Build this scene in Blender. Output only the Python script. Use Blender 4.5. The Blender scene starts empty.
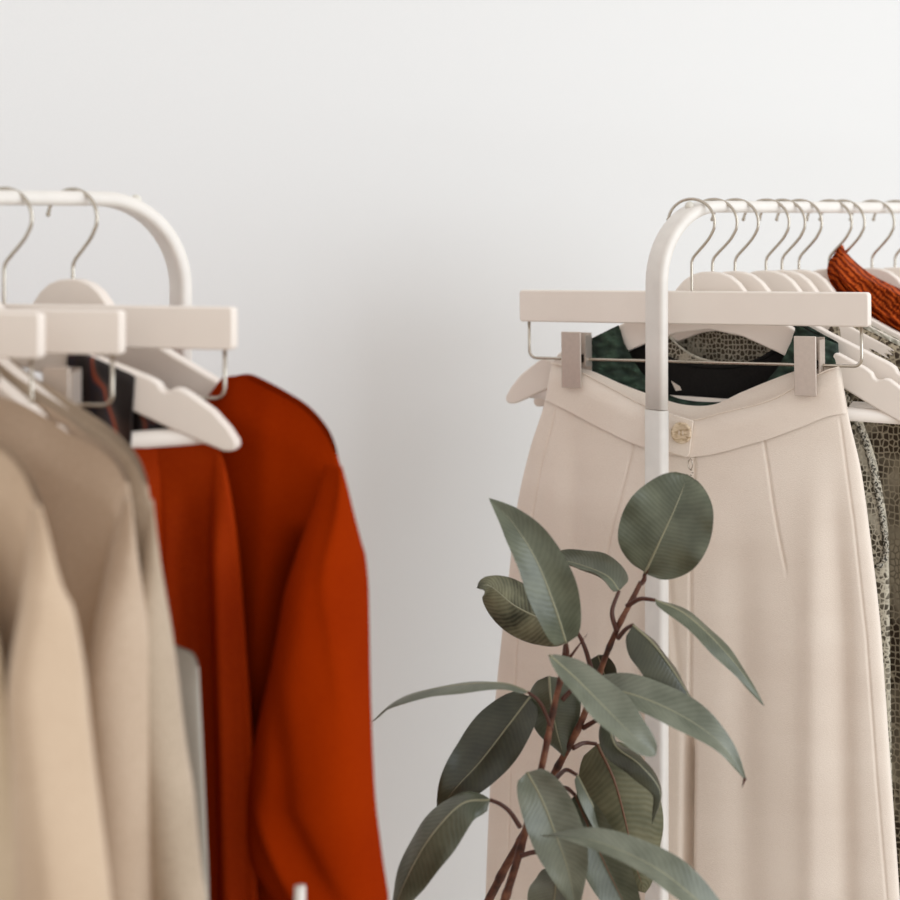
import bpy, bmesh, math, random
from mathutils import Vector, Matrix
random.seed(7)
sc = bpy.context.scene
COL = sc.collection
H = 1.50            # eye height
FPX = 1800.0        # 72 mm lens on a 36 mm sensor, 900 px
HY = 221.0          # horizon row
pi = math.pi

# ------------------------------------------------------------------ helpers
def P(px, py, D):
    return Vector(((px-450)/FPX*D, D, H+(HY-py)/FPX*D))

def lerp(a, b, t): return a+(b-a)*t
def sstep(a, b, x):
    t = max(0, min(1, (x-a)/(b-a))); return t*t*(3-2*t)

def interp(pts, x):
    if x <= pts[0][0]: return pts[0][1]
    for (x0, y0), (x1, y1) in zip(pts, pts[1:]):
        if x <= x1:
            return lerp(y0, y1, (x-x0)/(x1-x0)) if x1 > x0 else y1
    return pts[-1][1]

def smooth_interp(pts):
    """monotone-ish hermite interpolation"""
    n = len(pts); m = []
    for i in range(n):
        if i == 0: m.append((pts[1][1]-pts[0][1])/(pts[1][0]-pts[0][0]))
        elif i == n-1: m.append((pts[-1][1]-pts[-2][1])/(pts[-1][0]-pts[-2][0]))
        else: m.append((pts[i+1][1]-pts[i-1][1])/(pts[i+1][0]-pts[i-1][0]))
    def f(x):
        if x <= pts[0][0]: return pts[0][1]+m[0]*(x-pts[0][0])*0.0
        if x >= pts[-1][0]: return pts[-1][1]
        for i in range(n-1):
            if x <= pts[i+1][0]:
                h = pts[i+1][0]-pts[i][0]; t = (x-pts[i][0])/h
                return ((2*t**3-3*t*t+1)*pts[i][1]+(t**3-2*t*t+t)*h*m[i]
                        + (-2*t**3+3*t*t)*pts[i+1][1]+(t**3-t*t)*h*m[i+1])
    return f

def catmull(pts, n):
    pts = [Vector(p) for p in pts]
    if len(pts) == 2: return [pts[0].lerp(pts[1], i/(n-1)) for i in range(n)]
    ext = [2*pts[0]-pts[1]]+pts+[2*pts[-1]-pts[-2]]
    L = [0]
    for a, b in zip(pts, pts[1:]): L.append(L[-1]+(b-a).length)
    out = []
    for i in range(n):
        s = L[-1]*i/(n-1); k = 0
        while k < len(pts)-2 and s > L[k+1]: k += 1
        t = (s-L[k])/(L[k+1]-L[k])
        p0, p1, p2, p3 = ext[k:k+4]
        out.append(0.5*((2*p1)+(p2-p0)*t+(2*p0-5*p1+4*p2-p3)*t*t+(3*p1-p0-3*p2+p3)*t**3))
    return out

def mesh_obj(name, verts, faces, mat, parent=None, smooth=True, uvs=None, midx=None):
    me = bpy.data.meshes.new(name)
    me.from_pydata([tuple(v) for v in verts], [], faces)
    mats = mat if isinstance(mat, (list, tuple)) else [mat]
    for m in mats: me.materials.append(m)
    if smooth:
        me.polygons.foreach_set('use_smooth', [True]*len(me.polygons))
    if midx:
        me.polygons.foreach_set('material_index', midx)
    if uvs:
        l = me.uv_layers.new(name='UVMap')
        for p in me.polygons:
            for li in p.loop_indices:
                l.data[li].uv = uvs[me.loops[li].vertex_index]
    me.update()
    o = bpy.data.objects.new(name, me); COL.objects.link(o)
    if parent: o.parent = parent
    return o

class MB:
    def __init__(s): s.v = []; s.f = []
    def grid(s, rows, close_u=False, cap=False):
        b = len(s.v); n = len(rows[0])
        for r in rows: s.v += [Vector(p) for p in r]
        for i in range(len(rows)-1):
            for j in range(n if close_u else n-1):
                k = (j+1) % n
                s.f.append((b+i*n+j, b+i*n+k, b+(i+1)*n+k, b+(i+1)*n+j))
        if cap:
            s.f.append(tuple(b+j for j in range(n))[::-1])
            s.f.append(tuple(b+(len(rows)-1)*n+j for j in range(n)))
    def tube(s, pts, r, n=10, cap=True):
        pts = [Vector(p) for p in pts]
        rr = r if isinstance(r, (list, tuple)) else [r]*len(pts)
        rows = []; up = None
        for i, p in enumerate(pts):
            t = (pts[min(i+1, len(pts)-1)]-pts[max(i-1, 0)]).normalized()
            if up is None:
                up = Vector((0, 0, 1)) if abs(t.z) < .9 else Vector((1, 0, 0))
            a = t.cross(up)
            if a.length < 1e-6: a = t.cross(Vector((0, 1, 0)))
            a.normalize(); b = a.cross(t).normalized(); up = b
            rows.append([p+a*math.cos(2*pi*k/n)*rr[i]+b*math.sin(2*pi*k/n)*rr[i] for k in range(n)])
        s.grid(rows, True, cap)
    def build(s, name, mat, parent=None, smooth=True):
        o = mesh_obj(name, s.v, s.f, mat, parent, smooth)
        bm = bmesh.new(); bm.from_mesh(o.data)
        bmesh.ops.recalc_face_normals(bm, faces=bm.faces); bm.to_mesh(o.data); bm.free()
        return o

def bevelled(name, mb_or_obj, w, seg=2):
    m = mb_or_obj.modifiers.new('bevel', 'BEVEL'); m.width = w; m.segments = seg
    m.limit_method = 'ANGLE'; m.angle_limit = math.radians(40)
    try: mb_or_obj.data.set_sharp_from_angle(angle=math.radians(40))
    except Exception: pass
    return mb_or_obj

def box(mb, c, h):
    c = Vector(c); x, y, z = h; b = len(mb.v)
    for sx in (-1, 1):
        for sy in (-1, 1):
            for sz in (-1, 1): mb.v.append(c+Vector((sx*x, sy*y, sz*z)))
    for q in ((0,1,3,2),(4,6,7,5),(0,4,5,1),(2,3,7,6),(0,2,6,4),(1,5,7,3)):
        mb.f.append(tuple(b+i for i in q))

def sphere(mb, c, r, n=16, m=10, sc_=(1,1,1)):
    c = Vector(c)
    rows = []
    for i in range(m+1):
        th = pi*(i+.001)/(m+.002)
        rows.append([c+Vector((r*sc_[0]*math.sin(th)*math.cos(2*pi*k/n), r*sc_[1]*math.sin(th)*math.sin(2*pi*k/n), r*sc_[2]*math.cos(th))) for k in range(n)])
    mb.grid(rows, True, True)

def tag(o, label, cat, group=None):
    o['label'] = label; o['category'] = cat
    if group: o['group'] = group
    return o

def empty(name, loc=(0,0,0), rot=(0,0,0)):
    o = bpy.data.objects.new(name, None); COL.objects.link(o)
    o.empty_display_size = .05
    o.location = loc; o.rotation_euler = rot
    return o

def copy_tree(o, parent=None):
    c = o.copy(); COL.objects.link(c); c.parent = parent
    for ch in [x for x in bpy.data.objects if x.parent == o]: copy_tree(ch, c)
    return c

# ------------------------------------------------------------------ materials
def lin(c):
    c = c/255.
    return c/12.92 if c <= .04045 else ((c+.055)/1.055)**2.4
def rgb(r, g, b): return (lin(r), lin(g), lin(b), 1)

class NT:
    def __init__(s, name):
        s.m = bpy.data.materials.new(name); s.m.use_nodes = True
        s.t = s.m.node_tree; s.n = s.t.nodes; s.b = s.n['Principled BSDF']
    def new(s, typ, **kw):
        n = s.n.new(typ)
        for k, v in kw.items():
            if k.startswith('i_'): n.inputs[k[2:].replace('_', ' ')].default_value = v
            else: setattr(n, k, v)
        return n
    def link(s, a, b): s.t.links.new(a, b)
    def set(s, **kw):
        for k, v in kw.items(): s.b.inputs[k.replace('_', ' ')].default_value = v
    def coord(s, scale=(1,1,1), kind='Object'):
        tc = s.new('ShaderNodeTexCoord'); mp = s.new('ShaderNodeMapping')
        mp.inputs['Scale'].default_value = scale
        s.link(tc.outputs[kind], mp.inputs['Vector']); return mp.outputs['Vector']
    def bump(s, h, strength=.3, dist=.001):
        b = s.new('ShaderNodeBump'); b.inputs['Strength'].default_value = strength
        b.inputs['Distance'].default_value = dist
        s.link(h, b.inputs['Height']); s.link(b.outputs['Normal'], s.b.inputs['Normal']); return b
    def ramp(s, fac, stops):
        r = s.new('ShaderNodeValToRGB'); s.link(fac, r.inputs['Fac'])
        e = r.color_ramp.elements
        while len(e) < len(stops): e.new(.5)
        for i, (p, c) in enumerate(stops): e[i].position = p; e[i].color = c
        return r.outputs['Color']

def mat_fabric(name, c1, c2, scale=900, rough=.9, bump=.25, sheen=.25, big=12, stretch=(1,1,1), spec=.15):
    m = NT(name); m.set(Roughness=rough); m.b.inputs['Specular IOR Level'].default_value = spec
    m.b.inputs['Sheen Weight'].default_value = sheen; m.b.inputs['Sheen Roughness'].default_value = .5
    v = m.coord(stretch)
    n = m.new('ShaderNodeTexNoise'); n.inputs['Scale'].default_value = scale; n.inputs['Detail'].default_value = 3
    m.link(v, n.inputs['Vector'])
    n2 = m.new('ShaderNodeTexNoise'); n2.inputs['Scale'].default_value = big; n2.inputs['Detail'].default_value = 4
    m.link(v, n2.inputs['Vector'])
    ad = m.new('ShaderNodeMath', operation='ADD'); ad.use_clamp = False
    m.link(n.outputs['Fac'], ad.inputs[0]); m.link(n2.outputs['Fac'], ad.inputs[1])
    hv = m.new('ShaderNodeMath', operation='MULTIPLY'); hv.inputs[1].default_value = .5
    m.link(ad.outputs[0], hv.inputs[0])
    col = m.ramp(hv.outputs[0], [(.35, c1), (.65, c2)])
    m.link(col, m.b.inputs['Base Color'])
    m.bump(n.outputs['Fac'], bump, .0008)
    return m.m

def mat_plain(name, c, rough=.5, metal=0, bump=0, bscale=200, spec=.5, var=.94):
    m = NT(name); m.set(Roughness=rough, Metallic=metal); m.b.inputs['Specular IOR Level'].default_value = spec
    v = m.coord()
    n = m.new('ShaderNodeTexNoise'); n.inputs['Scale'].default_value = bscale; n.inputs['Detail'].default_value = 2
    m.link(v, n.inputs['Vector'])
    c2 = tuple(x*var for x in c[:3])+(1,)
    m.link(m.ramp(n.outputs['Fac'], [(.3, c2), (.7, c)]), m.b.inputs['Base Color'])
    if bump: m.bump(n.outputs['Fac'], bump, .001)
    return m.m

M = {}
M['wall'] = mat_plain('wall_paint', rgb(229, 229, 229), .9, bump=.05, bscale=400, spec=.2, var=.99)
M['floor'] = mat_plain('pale_floor', rgb(190, 176, 160), .6, bump=.1, bscale=20)
M['white_metal'] = mat_plain('white_powder_coat', rgb(236, 231, 225), .38, bscale=60)
M['white_wood'] = mat_plain('white_lacquered_wood', rgb(243, 233, 224), .42, bump=.04, bscale=60, var=.985)
M['grey_wood'] = mat_plain('pale_grey_lacquer', rgb(228, 224, 214), .45, bscale=60)
M['chrome'] = mat_plain('brushed_nickel', rgb(196, 188, 176), .22, metal=1, bscale=300)
M['clip'] = mat_plain('polished_nickel', rgb(214, 202, 192), .38, metal=.55, bscale=300)
M['dark_metal'] = mat_plain('dark_steel', rgb(70, 64, 58), .4, metal=1)  # plain dark steel for the clip springs
M['crepe'] = mat_fabric('cream_crepe', rgb(235, 221, 208), rgb(246, 234, 222), 700, .9, .5, .2, 6, (1,1,3))
M['seam'] = mat_plain('cream_stitched_edge', rgb(240, 226, 212), .8)
M['rust'] = mat_fabric('rust_sweatshirt', rgb(134, 35, 0), rgb(150, 45, 0), 600, .9, .2, .0, 8, spec=.03)
M['rust_satin'] = mat_fabric('rust_satin', rgb(146, 40, 0), rgb(166, 54, 0), 500, .75, .1, .0, 8, spec=.08)
M['rust_pleat'] = mat_fabric('rust_pleated_chiffon', rgb(140, 50, 8), rgb(172, 70, 18), 500, .7, .2, .0, 20, spec=.08)
def mat_pleat():
    m = NT('rust_pleated_chiffon'); m.set(Roughness=.75); m.b.inputs['Specular IOR Level'].default_value = .08
    v = m.coord((1, .4, 1))
    w = m.new('ShaderNodeTexWave'); w.bands_direction = 'DIAGONAL'; w.inputs['Scale'].default_value = 75
    w.inputs['Distortion'].default_value = 5; w.inputs['Detail'].default_value = 2; w.inputs['Detail Scale'].default_value = 1.5
    m.link(v, w.inputs['Vector'])
    m.link(m.ramp(w.outputs['Fac'], [(.1, rgb(112, 36, 6)), (.5, rgb(150, 54, 10)), (.9, rgb(188, 82, 28))]), m.b.inputs['Base Color'])
    m.bump(w.outputs['Fac'], .7, .002); return m.m
M['rust_pleat'] = mat_pleat()
M['beige'] = mat_fabric('beige_knit', rgb(196, 171, 146), rgb(209, 186, 161), 420, .95, .6, .3, 9)
M['beige2'] = mat_fabric('sand_knit', rgb(186, 163, 141), rgb(201, 180, 159), 380, .95, .7, .3, 12)
M['beige3'] = mat_fabric('oat_knit', rgb(172, 154, 134), rgb(192, 174, 154), 380, .95, .7, .3, 12)
M['cream'] = mat_fabric('cream_knit', rgb(200, 180, 152), rgb(214, 194, 168), 420, .95, .4, .3, 9)
M['grey'] = mat_fabric('grey_jersey', rgb(168, 162, 152), rgb(184, 178, 168), 500, .9, .3, .2, 9)
M['black'] = mat_fabric('black_lining', rgb(26, 25, 24), rgb(36, 34, 33), 500, .8, .2, 0, 9)
M['bark'] = None

def mat_green():
    m = NT('dark_green_shirred_cotton'); m.set(Roughness=.85)
    v = m.coord((1, 1, 1.6))
    vo = m.new('ShaderNodeTexVoronoi', feature='SMOOTH_F1'); vo.inputs['Scale'].default_value = 95
    m.link(v, vo.inputs['Vector'])
    m.link(m.ramp(vo.outputs['Distance'], [(.1, rgb(66, 90, 74)), (.6, rgb(30, 46, 38))]), m.b.inputs['Base Color'])
    inv = m.new('ShaderNodeMath', operation='SUBTRACT'); inv.inputs[0].default_value = 1
    m.link(vo.outputs['Distance'], inv.inputs[1])
    m.bump(inv.outputs[0], 1.0, .010)
    return m.m
M['green'] = mat_green()

def mat_snake(name, dark, light, sc_=150, patch=14, sh=0.0):
    m = NT(name); m.set(Roughness=.7); m.b.inputs['Specular IOR Level'].default_value = .25
    v = m.coord((1, .25, .8))
    vo = m.new('ShaderNodeTexVoronoi', feature='DISTANCE_TO_EDGE'); vo.inputs['Scale'].default_value = sc_; vo.inputs['Randomness'].default_value = .55
    m.link(v, vo.inputs['Vector'])
    vc = m.new('ShaderNodeTexVoronoi', feature='F1'); vc.inputs['Scale'].default_value = sc_
    m.link(v, vc.inputs['Vector'])
    n = m.new('ShaderNodeTexNoise'); n.inputs['Scale'].default_value = patch; n.inputs['Detail'].default_value = 3; n.inputs['Distortion'].default_value = .6
    m.link(v, n.inputs['Vector'])
    base = m.ramp(n.outputs['Fac'], [(.50, dark), (.56, tuple((dark[i]*.5+light[i]*.5) for i in range(3))+(1,)), (.64, light)])
    edge = m.ramp(vo.outputs['Distance'], [(.03, (0,0,0,1)), (.16, (1,1,1,1))])
    mx = m.new('ShaderNodeMix', data_type='RGBA'); mx.inputs[0].default_value = 1
    m.link(edge, mx.inputs[0]); m.link(base, mx.inputs[7])
    mx.inputs[6].default_value = light
    mm = m.new('ShaderNodeMix', data_type='RGBA'); mm.blend_type = 'MIX'
    thr = m.ramp(n.outputs['Fac'], [(.56, (0,0,0,1)), (.62, (1,1,1,1))])
    m.link(thr, mm.inputs[0]); m.link(mx.outputs[2], mm.inputs[6])
    inner = m.ramp(vo.outputs['Distance'], [(.02, tuple(x*.45 for x in light[:3])+(1,)), (.2, light)])
    m.link(inner, mm.inputs[7])
    m.link(mm.outputs[2], m.b.inputs['Base Color'])
    m.bump(vo.outputs['Distance'], .3, .002)
    return m.m
M['snake'] = mat_snake('snake_print_cloth', rgb(66, 54, 42), rgb(180, 168, 146), 190, 13)
M['snake_pale'] = mat_snake('pale_snake_print_cloth', rgb(78, 70, 58), rgb(204, 196, 178), 240, 20)
M['net'] = mat_snake('cream_crochet', rgb(150, 146, 132), rgb(214, 210, 196), 105, 10)

def mat_braid():
    m = NT('braided_grey_trim'); m.set(Roughness=.9)
    v = m.coord()
    w = m.new('ShaderNodeTexNoise'); w.inputs['Scale'].default_value = 420; w.inputs['Detail'].default_value = 1
    m.link(v, w.inputs['Vector'])
    m.link(m.ramp(w.outputs['Fac'], [(.42, rgb(70, 66, 58)), (.56, rgb(196, 190, 176))]), m.b.inputs['Base Color'])
    m.bump(w.outputs['Fac'], .8, .003); return m.m
M['braid'] = mat_braid()

def mat_scarf():
    m = NT('dark_patterned_silk'); m.set(Roughness=.55)
    v = m.coord((1, 1, .5))
    n = m.new('ShaderNodeTexNoise'); n.inputs['Scale'].default_value = 22; n.inputs['Detail'].default_value = 1; n.inputs['Distortion'].default_value = 1.2
    m.link(v, n.inputs['Vector'])
    m.link(m.ramp(n.outputs['Fac'], [(.30, rgb(20, 12, 12)), (.44, rgb(38, 22, 20)), (.50, rgb(22, 20, 34)), (.56, rgb(150, 64, 30)), (.60, rgb(70, 50, 44)), (.66, rgb(24, 14, 14))]), m.b.inputs['Base Color'])
    return m.m
M['scarf'] = mat_scarf()

def mat_leaf(name, c_dark, c_light, rough, under=False):
    m = NT(name); m.set(Roughness=rough); m.b.inputs['Specular IOR Level'].default_value = .5 if not under else .3
    tc = m.new('ShaderNodeTexCoord'); sp = m.new('ShaderNodeSeparateXYZ'); m.link(tc.outputs['UV'], sp.inputs[0])
    # u in 0..1 across (0.5 = midrib), v along: side veins slant forward
    a = m.new('ShaderNodeMath', operation='SUBTRACT'); m.link(sp.outputs[0], a.inputs[0]); a.inputs[1].default_value = .5
    ab = m.new('ShaderNodeMath', operation='ABSOLUTE'); m.link(a.outputs[0], ab.inputs[0])
    ml = m.new('ShaderNodeMath', operation='MULTIPLY'); m.link(ab.outputs[0], ml.inputs[0]); ml.inputs[1].default_value = -.26
    s = m.new('ShaderNodeMath', operation='ADD'); m.link(sp.outputs[1], s.inputs[0]); m.link(ml.outputs[0], s.inputs[1])
    nz = m.new('ShaderNodeTexNoise'); nz.inputs['Scale'].default_value = 3; m.link(tc.outputs['UV'], nz.inputs['Vector'])
    nm = m.new('ShaderNodeMath', operation='MULTIPLY'); m.link(nz.outputs['Fac'], nm.inputs[0]); nm.inputs[1].default_value = .05
    s2 = m.new('ShaderNodeMath', operation='ADD'); m.link(s.outputs[0], s2.inputs[0]); m.link(nm.outputs[0], s2.inputs[1])
    k = m.new('ShaderNodeMath', operation='MULTIPLY'); m.link(s2.outputs[0], k.inputs[0]); k.inputs[1].default_value = 2*pi*26
    sn = m.new('ShaderNodeMath', operation='SINE'); m.link(k.outputs[0], sn.inputs[0])
    k2 = m.new('ShaderNodeMath', operation='MULTIPLY_ADD'); m.link(sn.outputs[0], k2.inputs[0]); k2.inputs[1].default_value = .5; k2.inputs[2].default_value = .5
    big = m.new('ShaderNodeTexNoise'); big.inputs['Scale'].default_value = 40; big.inputs['Detail'].default_value = 4
    m.link(tc.outputs['Object'], big.inputs['Vector'])
    mixf = m.new('ShaderNodeMath', operation='MULTIPLY_ADD'); m.link(k2.outputs[0], mixf.inputs[0]); mixf.inputs[1].default_value = .10
    m.link(big.outputs['Fac'], mixf.inputs[2])
    m.link(m.ramp(mixf.outputs[0], [(.35, c_dark), (.8, c_light)]), m.b.inputs['Base Color'])
    m.bump(k2.outputs[0], .10 if not under else .3, .0008)
    return m.m
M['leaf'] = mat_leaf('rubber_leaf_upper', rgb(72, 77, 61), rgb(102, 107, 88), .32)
M['leaf_pale'] = mat_leaf('rubber_leaf_pale', rgb(92, 97, 82), rgb(124, 128, 112), .32)  # paler tone of the upper leaf face
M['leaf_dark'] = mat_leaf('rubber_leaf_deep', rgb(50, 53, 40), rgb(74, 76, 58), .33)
M['leaf_under'] = mat_leaf('rubber_leaf_underside', rgb(84, 84, 62), rgb(118, 114, 88), .6, True)
M['leaf_ribbed'] = mat_leaf('rubber_leaf_ribbed_underside', rgb(50, 50, 36), rgb(140, 138, 110), .6, True)
M['midrib'] = mat_plain('leaf_midrib', rgb(146, 144, 118), .45)
M['midrib_red'] = mat_plain('leaf_midrib_reddish', rgb(116, 78, 56), .45)
M['petiole'] = mat_plain('petiole_red_brown', rgb(84, 46, 34), .45, bscale=120)
def mat_bark():
    m = NT('rubber_plant_stem'); m.set(Roughness=.6)
    v = m.coord((1, 1, 1))
    n = m.new('ShaderNodeTexNoise'); n.inputs['Scale'].default_value = 70; n.inputs['Detail'].default_value = 5
    m.link(v, n.inputs['Vector'])
    m.link(m.ramp(n.outputs['Fac'], [(.35, rgb(58, 34, 24)), (.5, rgb(100, 58, 40)), (.68, rgb(138, 92, 66))]), m.b.inputs['Base Color'])
    m.bump(n.outputs['Fac'], .5, .002); return m.m
M['bark'] = mat_bark()
M['pot'] = mat_plain('white_ceramic', rgb(225, 220, 214), .35)
M['soil'] = mat_plain('potting_soil', rgb(60, 46, 36), .95, bump=1, bscale=80)
def mat_button():
    m = NT('horn_button'); m.set(Roughness=.3)
    v = m.coord((1, 1, 2.5))
    n = m.new('ShaderNodeTexNoise'); n.inputs['Scale'].default_value = 110; n.inputs['Detail'].default_value = 3; n.inputs['Distortion'].default_value = 1
    m.link(v, n.inputs['Vector'])
    m.link(m.ramp(n.outputs['Fac'], [(.35, rgb(176, 148, 112)), (.5, rgb(216, 194, 164)), (.65, rgb(236, 218, 194))]), m.b.inputs['Base Color'])
    return m.m
M['button'] = mat_button()

# ------------------------------------------------------------------ room
TH = math.radians(37)
RD = Vector((math.cos(TH), math.sin(TH), 0))        # direction of both rails and the wall
RN = Vector((-math.sin(TH), math.cos(TH), 0))       # towards the wall
R0 = Vector(((691-450)/FPX*1.8, 1.8, 0))            # right rack: first hook
L0 = Vector(((72-450)/FPX*1.47, 1.47, 0))           # left rack: sweatshirt hook
RZ = H+.0145+.006                                    # rail tops
LZ = H+.0185+.006

def struct(name, mb, mat):
    o = mb.build(name, mat, None, False); o['kind'] = 'structure'; return o
WOFF = .43
wc = R0+RN*WOFF
def wallpt(s, off): return wc+RD*s+RN*off
mb = MB()
a, b, c, d = wallpt(-3.6, 0), wallpt(4.4, 0), wallpt(4.4, .12), wallpt(-3.6, .12)
lo = [Vector((p.x, p.y, 0)) for p in (a, b, c, d)]; hi = [Vector((p.x, p.y, 2.8)) for p in (a, b, c, d)]
mb.v = lo+hi; mb.f = [(0,1,5,4),(1,2,6,5),(2,3,7,6),(3,0,4,7),(4,5,6,7),(3,2,1,0)]
struct('wall_back', mb, M['wall'])
mb = MB()
e, f = wallpt(4.4, -4.2), wallpt(-3.6, -4.2)
base = [a, b, e, f]
mb.v = [Vector((p.x, p.y, 0)) for p in base]+[Vector((p.x, p.y, -.1)) for p in base]
mb.f = [(0,3,2,1),(4,5,6,7),(0,1,5,4),(1,2,6,5),(2,3,7,6),(3,0,4,7)]
struct('floor', mb, M['floor'])
mb = MB()
q = [wallpt(-3.6, -.014), wallpt(4.4, -.014), wallpt(4.4, 0), wallpt(-3.6, 0)]
mb.v = [Vector((p.x, p.y, 0)) for p in q]+[Vector((p.x, p.y, .08)) for p in q]
mb.f = [(0,1,5,4),(1,2,6,5),(2,3,7,6),(3,0,4,7),(4,5,6,7),(3,2,1,0)]
struct('baseboard_back', mb, M['white_metal'])

# ------------------------------------------------------------------ racks
def band(mb, pts, norms, w=.0125, t=.006):
    """flat oval tube: pts in space, norms = in-plane normals, wide axis = RN"""
    rows = []; r = .0045; prof = []
    for cx, cy, a0 in ((w-r, t-r, 0), (-w+r, t-r, 90), (-w+r, -t+r, 180), (w-r, -t+r, 270)):
        for k in range(5):
            an = math.radians(a0+22.5*k); prof.append((cx+r*math.cos(an), cy+r*math.sin(an)))
    for p, n in zip(pts, norms):
        rows.append([p+RN*x+n*y for x, y in prof])
    mb.grid(rows, True, True)

def rack(origin, ztop, s_near, s_far, zjoint, label, knob_s):
    """bent flat tube: post - bend - rail - bend - post"""
    zc = ztop-.006; R = .076
    base = origin+RD*s_near
    root = empty('clothes_rack', (base.x, base.y, 0)); tag(root, label, 'clothes rack')
    inv = Vector((base.x, base.y, 0))
    def Q(s, z): return origin+RD*s+Vector((0, 0, z))-inv
    pts = []; nm = []
    pts.append(Q(s_near, zjoint)); nm.append(-RD)
    pts.append(Q(s_near, (zjoint+zc-R)/2)); nm.append(-RD)
    for k in range(15):
        a_ = pi/2*k/14
        pts.append(Q(s_near+R-R*math.cos(a_), zc-R+R*math.sin(a_))); nm.append(-RD*math.cos(a_)+Vector((0,0,1))*math.sin(a_))
    for k in range(15):
        a_ = pi/2*(1-k/14)
        pts.append(Q(s_far-R+R*math.cos(a_), zc-R+R*math.sin(a_))); nm.append(RD*math.cos(a_)+Vector((0,0,1))*math.sin(a_))
    pts.append(Q(s_far, zjoint)); nm.append(RD)
    mb = MB(); band(mb, pts, nm); mb.build('bent_rail', M['white_metal'], root)
    for s_ in (s_near, s_far):
        mb = MB(); band(mb, [Q(s_, zjoint-.0012), Q(s_, .03)], [-RD, -RD], .0129, .0064)
        mb.build('lower_post', M['white_metal'], root)
        mb = MB(); r = []
        for k in (-1, 1):
            c_ = Q(s_, .015)+RN*.22*k
            r.append([c_+RD*x+Vector((0,0,1))*y for x, y in ((-.014,-.015),(.014,-.015),(.014,.015),(-.014,.015))])
        mb.grid(r, True, True); bevelled('foot', mb.build('foot', M['white_metal'], root, False), .004)
    mb = MB()
    r = [[Q(s_, .20)+RN*x+Vector((0,0,1))*y for x, y in ((-.01,-.01),(.01,-.01),(.01,.01),(-.01,.01))] for s_ in (s_near, s_far)]
    mb.grid(r, True, True); bevelled('lower_rail', mb.build('lower_rail', M['white_metal'], root, False), .003)
    for s_ in knob_s:
        # where along the bend is s_?
        if s_ < s_near+R: x = s_near+R-s_; zz = zc-R+math.sqrt(max(R*R-x*x, 0))
        elif s_ > s_far-R: x = s_-(s_far-R); zz = zc-R+math.sqrt(max(R*R-x*x, 0))
        else: zz = zc
        mb = MB(); c_ = Q(s_, zz+.007)
        sphere(mb, c_, .0048); mb.build('screw_cap', M['grey_wood'], root)
    return root
zj = H+(HY-408)/FPX*1.78
rack(R0, RZ, -.047, 1.00, zj, 'white clothes rack with sharply focused curved end post in front of the cream trousers', (-.002, .95))
rack(L0, LZ, -.95, .100, zj, 'white clothes rack on the left with blurred curved end above the rust sweatshirt', (-.9, .058))

# ------------------------------------------------------------------ hangers
class Frame:
    def __init__(s, X0, Y0, Z0, al, roll=0):
        s.X0, s.Y0, s.Z0, s.al, s.roll = X0, Y0, Z0, math.radians(al), math.radians(roll)
        s.c, s.s = math.cos(s.al), math.sin(s.al)
    def uz(s, px, py, v=0.0):
        k = (px-450)/FPX
        u = (k*(s.Y0-v*s.c)-(s.X0-v*s.s))/(s.c+k*s.s)
        Y = s.Y0-u*s.s-v*s.c
        return u, H+(HY-py)/FPX*Y-s.Z0
    def apply(s, o, roll=True):
        o.location = (s.X0, s.Y0, s.Z0); o.rotation_euler = (0, -s.roll if roll else 0, -s.al)
def frame_right(px, al, roll=0):
    k = (px-450)/FPX; s_ = (k*R0.y-R0.x)/(RD.x-k*RD.y); p = R0+RD*s_
    return Frame(p.x, p.y, RZ, al, roll)
def frame_left(s_, al, roll=0):
    p = L0+RD*s_; return Frame(p.x, p.y, LZ, al, roll)

def hook_pts(zend):
    R = .0235; c = (0, -.0235+.0015)
    pts = []
    for k in range(0, 21):
        a_ = math.radians(172-k*9.5)
        pts.append((c[0]+R*math.cos(a_)*1.04, c[1]+R*math.sin(a_)))
    pts += [(.0188, -.0375), (.0135, -.0440), (.0070, -.0510), (.0022, -.0565), (.0004, -.0605), (0, -.065), (0, zend)]
    return catmull([Vector((x, 0, z)) for x, z in pts], 70)

def add_hook(parent, zend):
    mb = MB(); pts = hook_pts(zend); mb.tube(pts, .00155, 8)
    sphere(mb, pts[0], .0021, 10, 6)
    return mb.build('hook', M['chrome'], parent)

def prism(mb, outline, y0, y1):
    b = len(mb.v); n = len(outline)
    for y in (y0, y1): mb.v += [Vector((x, y, z)) for x, z in outline]
    mb.f.append(tuple(b+i for i in range(n)))
    mb.f.append(tuple(b+n+i for i in range(n))[::-1])
    for i in range(n):
        j = (i+1) % n; mb.f.append((b+i, b+n+i, b+n+j, b+j))

def make_clip(parent, u, dz=0, yf=-.0095):
    zt = -.1325+dz; zb = zt-.0575; hw = .0108
    root_ = MB()
    box(root_, (u, yf, (zt+zb)/2), (hw, .0011, (zt-zb)/2))
    o = root_.build('clip', M['clip'], parent, False); bevelled('c', o, .0006)
    m2 = MB(); box(m2, (u+.0015, .0075, (zt+zb)/2+.004), (hw, .0010, (zt-zb)/2-.006))
    # side cheeks of folded steel
    box(m2, (u+hw+.0012, -.001, (zt-.020)), (.0008, .0085, .016))
    m2.build('clip_back', M['clip'], o, False)
    m3 = MB()
    m3.tube([(u-hw*.7, -.001, zt-.028), (u+hw*.7, -.001, zt-.028)], .0042, 12)
    m3.build('clip_spring', M['dark_metal'], o)
    return o

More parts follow.
